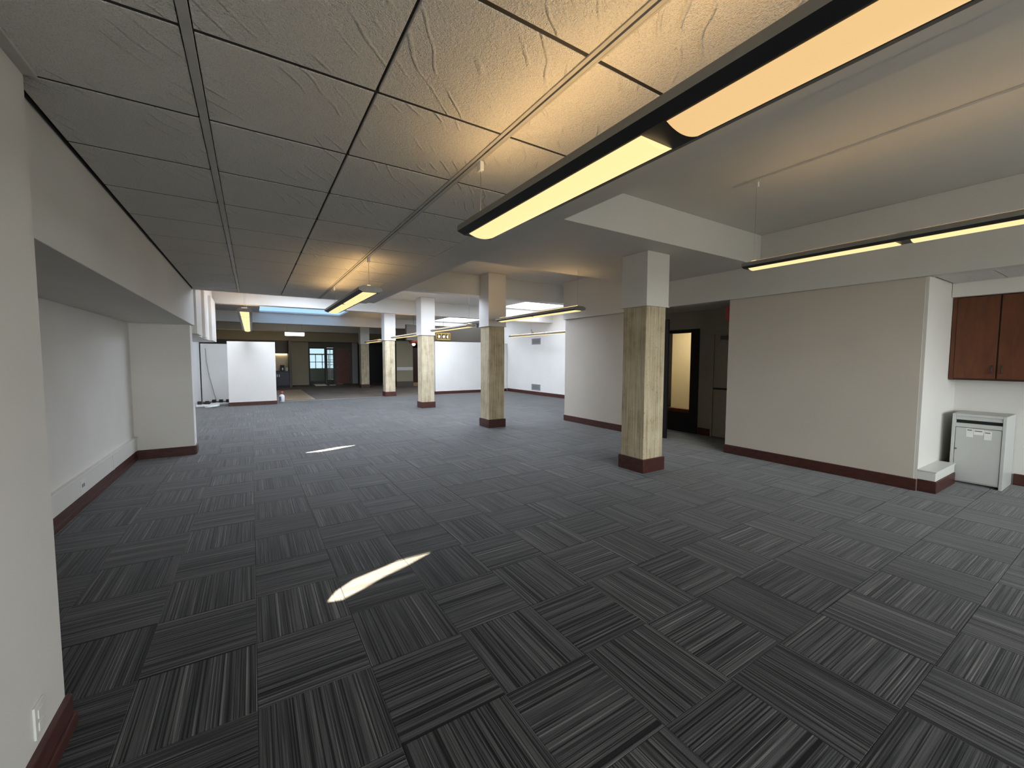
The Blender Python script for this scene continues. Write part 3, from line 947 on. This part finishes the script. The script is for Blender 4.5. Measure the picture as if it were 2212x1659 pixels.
coil('cable_coil', 'loose coil of white cable on the carpet in the far recess', -1.12, 15.62, 0.12, 'white_plastic', 4, 0.012)
coil('cable_coil', 'loose coil of black cable among the power strips', -1.28, 16.78, 0.09, 'black', 3, 0.010)
tag(tube('hanging_cable', [(-1.36, 17.78, 1.85), (-1.34, 17.77, 1.4), (-1.28, 17.77, 0.9), (-1.18, 17.77, 0.4), (-1.12, 17.75, 0.1), (-1.10, 17.5, 0.012)], 0.010, 'vent', None, 6), 'grey cable hanging down the white end wall', 'cable')

# ------------------------------------------------------------------ far end: doorway, glazed door, red door, window
d2 = root('door_2')
multi('door_frame', [(2.72, 2.79, FY - .02, FY + .12, 0, 2.12), (3.56, 3.60, FY - .02, FY + .12, 0, 2.12), (2.79, 3.56, FY - .02, FY + .12, 2.06, 2.12)], 'black', d2)
multi('open_leaf_rails', [(2.79, 3.56, FY + .04, FY + .09, 0.02, 0.20)], 'black', d2)
d3 = root('door_3')
multi('door_stiles', [(3.67, 3.70, FY - .02, FY + .06, 0, 2.1), (4.02, 4.06, FY - .02, FY + .06, 0, 2.1), (3.70, 4.02, FY - .02, FY + .06, 2.0, 2.1), (3.70, 4.02, FY - .02, FY + .06, 0, 0.28)], 'black', d3)
for k in range(6):
    za, zb_ = 0.28 + k * 0.2867, 0.28 + (k + 1) * 0.2867
    for xa, xb in ((3.70, 3.86), (3.86, 4.02)):
        box('glass_pane', xa + .012, xb - .012, FY + .02, FY + .028, za + .012, zb_ - .012, 'glass', d3)
    if k:
        box('muntin', 3.70, 4.02, FY, FY + .05, za - .012, za + .012, 'box_metal', d3)
box('muntin', 3.85, 3.87, FY, FY + .05, 0.28, 2.0, 'box_metal', d3)
d4 = root('door_4')
box('door_leaf', 4.17, 4.94, FY + .0, FY + .05, 0.01, 2.11, 'redwood', d4, 0.004)
lathe('door_knob', [(0.012, 0), (0.012, .03), (0.03, .04), (0.03, .07), (0.01, .08)], (0, 0, 0), 'chrome', d4, 12)
kn = bpy.data.objects['door_knob']
kn.matrix_parent_inverse = Matrix.Identity(4)
kn.rotation_euler = (math.radians(90), 0, 0)
kn.location = (4.24, FY, 0.98)
multi('hinge', [(4.88, 4.95, FY - .012, FY, 1.88, 1.98), (4.88, 4.95, FY - .012, FY, 1.15, 1.25), (4.88, 4.95, FY - .012, FY, 0.25, 0.35)], 'lamp_dark', d4)
d5 = root('door_5')
box('door_leaf', 7.46, 7.77, 22.02, 22.08, 0.2, 2.1, 'cabinet_edge', d5)
box('oak_kick_plate', 7.46, 7.77, 22.0, 22.08, 0.0, 0.2, 'oak', d5)
w = root('window_21')
multi('window_frame', [(3.05, 3.11, 29.5, 29.6, .81, 2.25), (4.69, 4.75, 29.5, 29.6, .81, 2.25), (3.11, 4.69, 29.5, 29.6, .81, .86), (3.11, 4.69, 29.5, 29.6, 2.2, 2.25), (3.11, 4.69, 29.5, 29.6, 1.72, 1.80), (3.11, 4.69, 29.5, 29.6, 1.24, 1.28), (3.48, 3.52, 29.5, 29.6, .86, 1.72), (4.28, 4.32, 29.5, 29.6, .86, 1.72), (3.88, 3.92, 29.5, 29.6, .86, 1.72)], 'box_metal', w)
box('window_pane', 3.11, 4.69, 29.54, 29.55, .86, 2.2, 'dim_glass', w)
t = thing('light_switch', 'white light switch on the olive panel by the glazed doorway', 'switch', (1.79, FY - .08, 1.02))
box('switch_plate', 1.765, 1.84, FY - .09, FY - .08, 0.94, 1.10, 'white_plastic', t, 0.003)
box('toggle', 1.79, 1.815, FY - .105, FY - .09, 1.0, 1.04, 'white_plastic', t, 0.002)
# kitchen corner beside the partition
t = thing('base_cabinet', 'dark navy base cabinet in the far kitchen corner', 'cabinet', (1.1, 24.6, 0))
box('cabinet_body', 0.6, 1.61, 24.3, 24.85, 0.08, 0.80, 'navy', t, 0.006)
box('worktop', 0.58, 1.615, 24.27, 24.86, 0.80, 0.84, 'black', t, 0.004)
box('toe_kick', 0.62, 1.6, 24.35, 24.84, 0.001, 0.08, 'black', t)
for xa, xb in ((0.62, 1.11), (1.12, 1.60)):
    d = box('cabinet_door', xa, xb, 24.28, 24.30, 0.10, 0.78, 'navy', t, 0.004)
    box('handle', (xb - .05) if xa < 1 else xa + .03, (xb - .03) if xa < 1 else xa + .05, 24.262, 24.28, 0.55, 0.68, 'chrome', d, 0.003)
t = thing('splash_fill_lamp', 'slim added lamp strip brightening the far kitchen splashback', 'lamp', (1.3, 24.8, 1.74))  # lamp added to brighten the splashback
box('lamp_bar', 0.95, 1.60, 24.78, 24.86, 1.74, 1.77, 'white_plastic', t, 0.004)
box('lamp_strip', 0.97, 1.58, 24.79, 24.85, 1.733, 1.74, 'bulb', t)
t = thing('coffee_maker', 'dark coffee maker on the far kitchen worktop', 'coffee maker', (1.33, 24.6, 0.84))
multi('machine_body', [(1.24, 1.42, 24.62, 24.78, 0.84, 1.16), (1.24, 1.42, 24.48, 24.62, 1.07, 1.16), (1.24, 1.42, 24.46, 24.62, 0.84, 0.865)], 'black', t, 0.01)
lathe('carafe', [(0.05, 0), (0.06, 0.03), (0.055, 0.12), (0.04, 0.16)], (1.33, 24.55, 0.867), 'chrome', t)
t = thing('canister', 'pale canister beside the far coffee maker', 'canister', (1.53, 24.6, 0.84))
lathe('canister_body', [(0.06, 0), (0.062, 0.01), (0.062, 0.15), (0.058, 0.16)], (1.53, 24.55, 0.841), 'white_plastic', t)
lathe('lid', [(0.064, 0.16), (0.064, 0.175), (0.02, 0.19)], (1.53, 24.55, 0.841), 'box_metal', t)
# pendants over the dark cafe
t = thing('pendant_lamp', 'round red pendant shade with lit bulb beside a concrete column', 'pendant lamp', (5.97, 17.5, 2.1))
lathe('lamp_shade', [(0.03, 0.30), (0.13, 0.26), (0.20, 0.14), (0.20, 0.06), (0.16, 0.0), (0.14, 0.02), (0.17, 0.08)], (5.97, 17.5, 2.17), 'red_glass', t)
lathe('bulb', [(0.02, 0.06), (0.06, 0.03), (0.07, -0.02), (0.05, -0.06), (0.01, -0.075)], (5.97, 17.5, 2.15), 'bulb', t)
tube('hanger_cable', [(5.97, 17.5, 2.46), (5.97, 17.5, RZ)], 0.006, 'lamp_dark', t, 6)
t = thing('chandelier', 'yellow frame chandelier with small bulbs above the white cross partition', 'chandelier', (7.1, 17.0, 2.35))
bm = bmesh.new()
n = 12
for z in (2.36, 2.62):
    tube_bm(bm, [(7.13 + .32 * math.cos(2 * math.pi * k / n), 16.98 + .2 * math.sin(2 * math.pi * k / n), z) for k in range(n + 1)], 0.018, 6)
for k in range(0, n, 2):
    a = 2 * math.pi * k / n
    tube_bm(bm, [(7.13 + .32 * math.cos(a), 16.98 + .2 * math.sin(a), 2.36), (7.13 + .32 * math.cos(a), 16.98 + .2 * math.sin(a), 2.62)], 0.016, 6)
mesh_obj('frame', bm, 'yellow_metal', t, True)
for dx in (-0.2, 0.02, 0.2):
    lathe('bulb', [(0.01, 0.06), (0.035, 0.03), (0.04, 0), (0.01, -0.04)], (7.13 + dx, 16.96, 2.47), 'bulb', t, 10)
tube('hanger_cable', [(7.13, 16.98, 2.62), (7.13, 16.98, RZ)], 0.006, 'lamp_dark', t, 6)
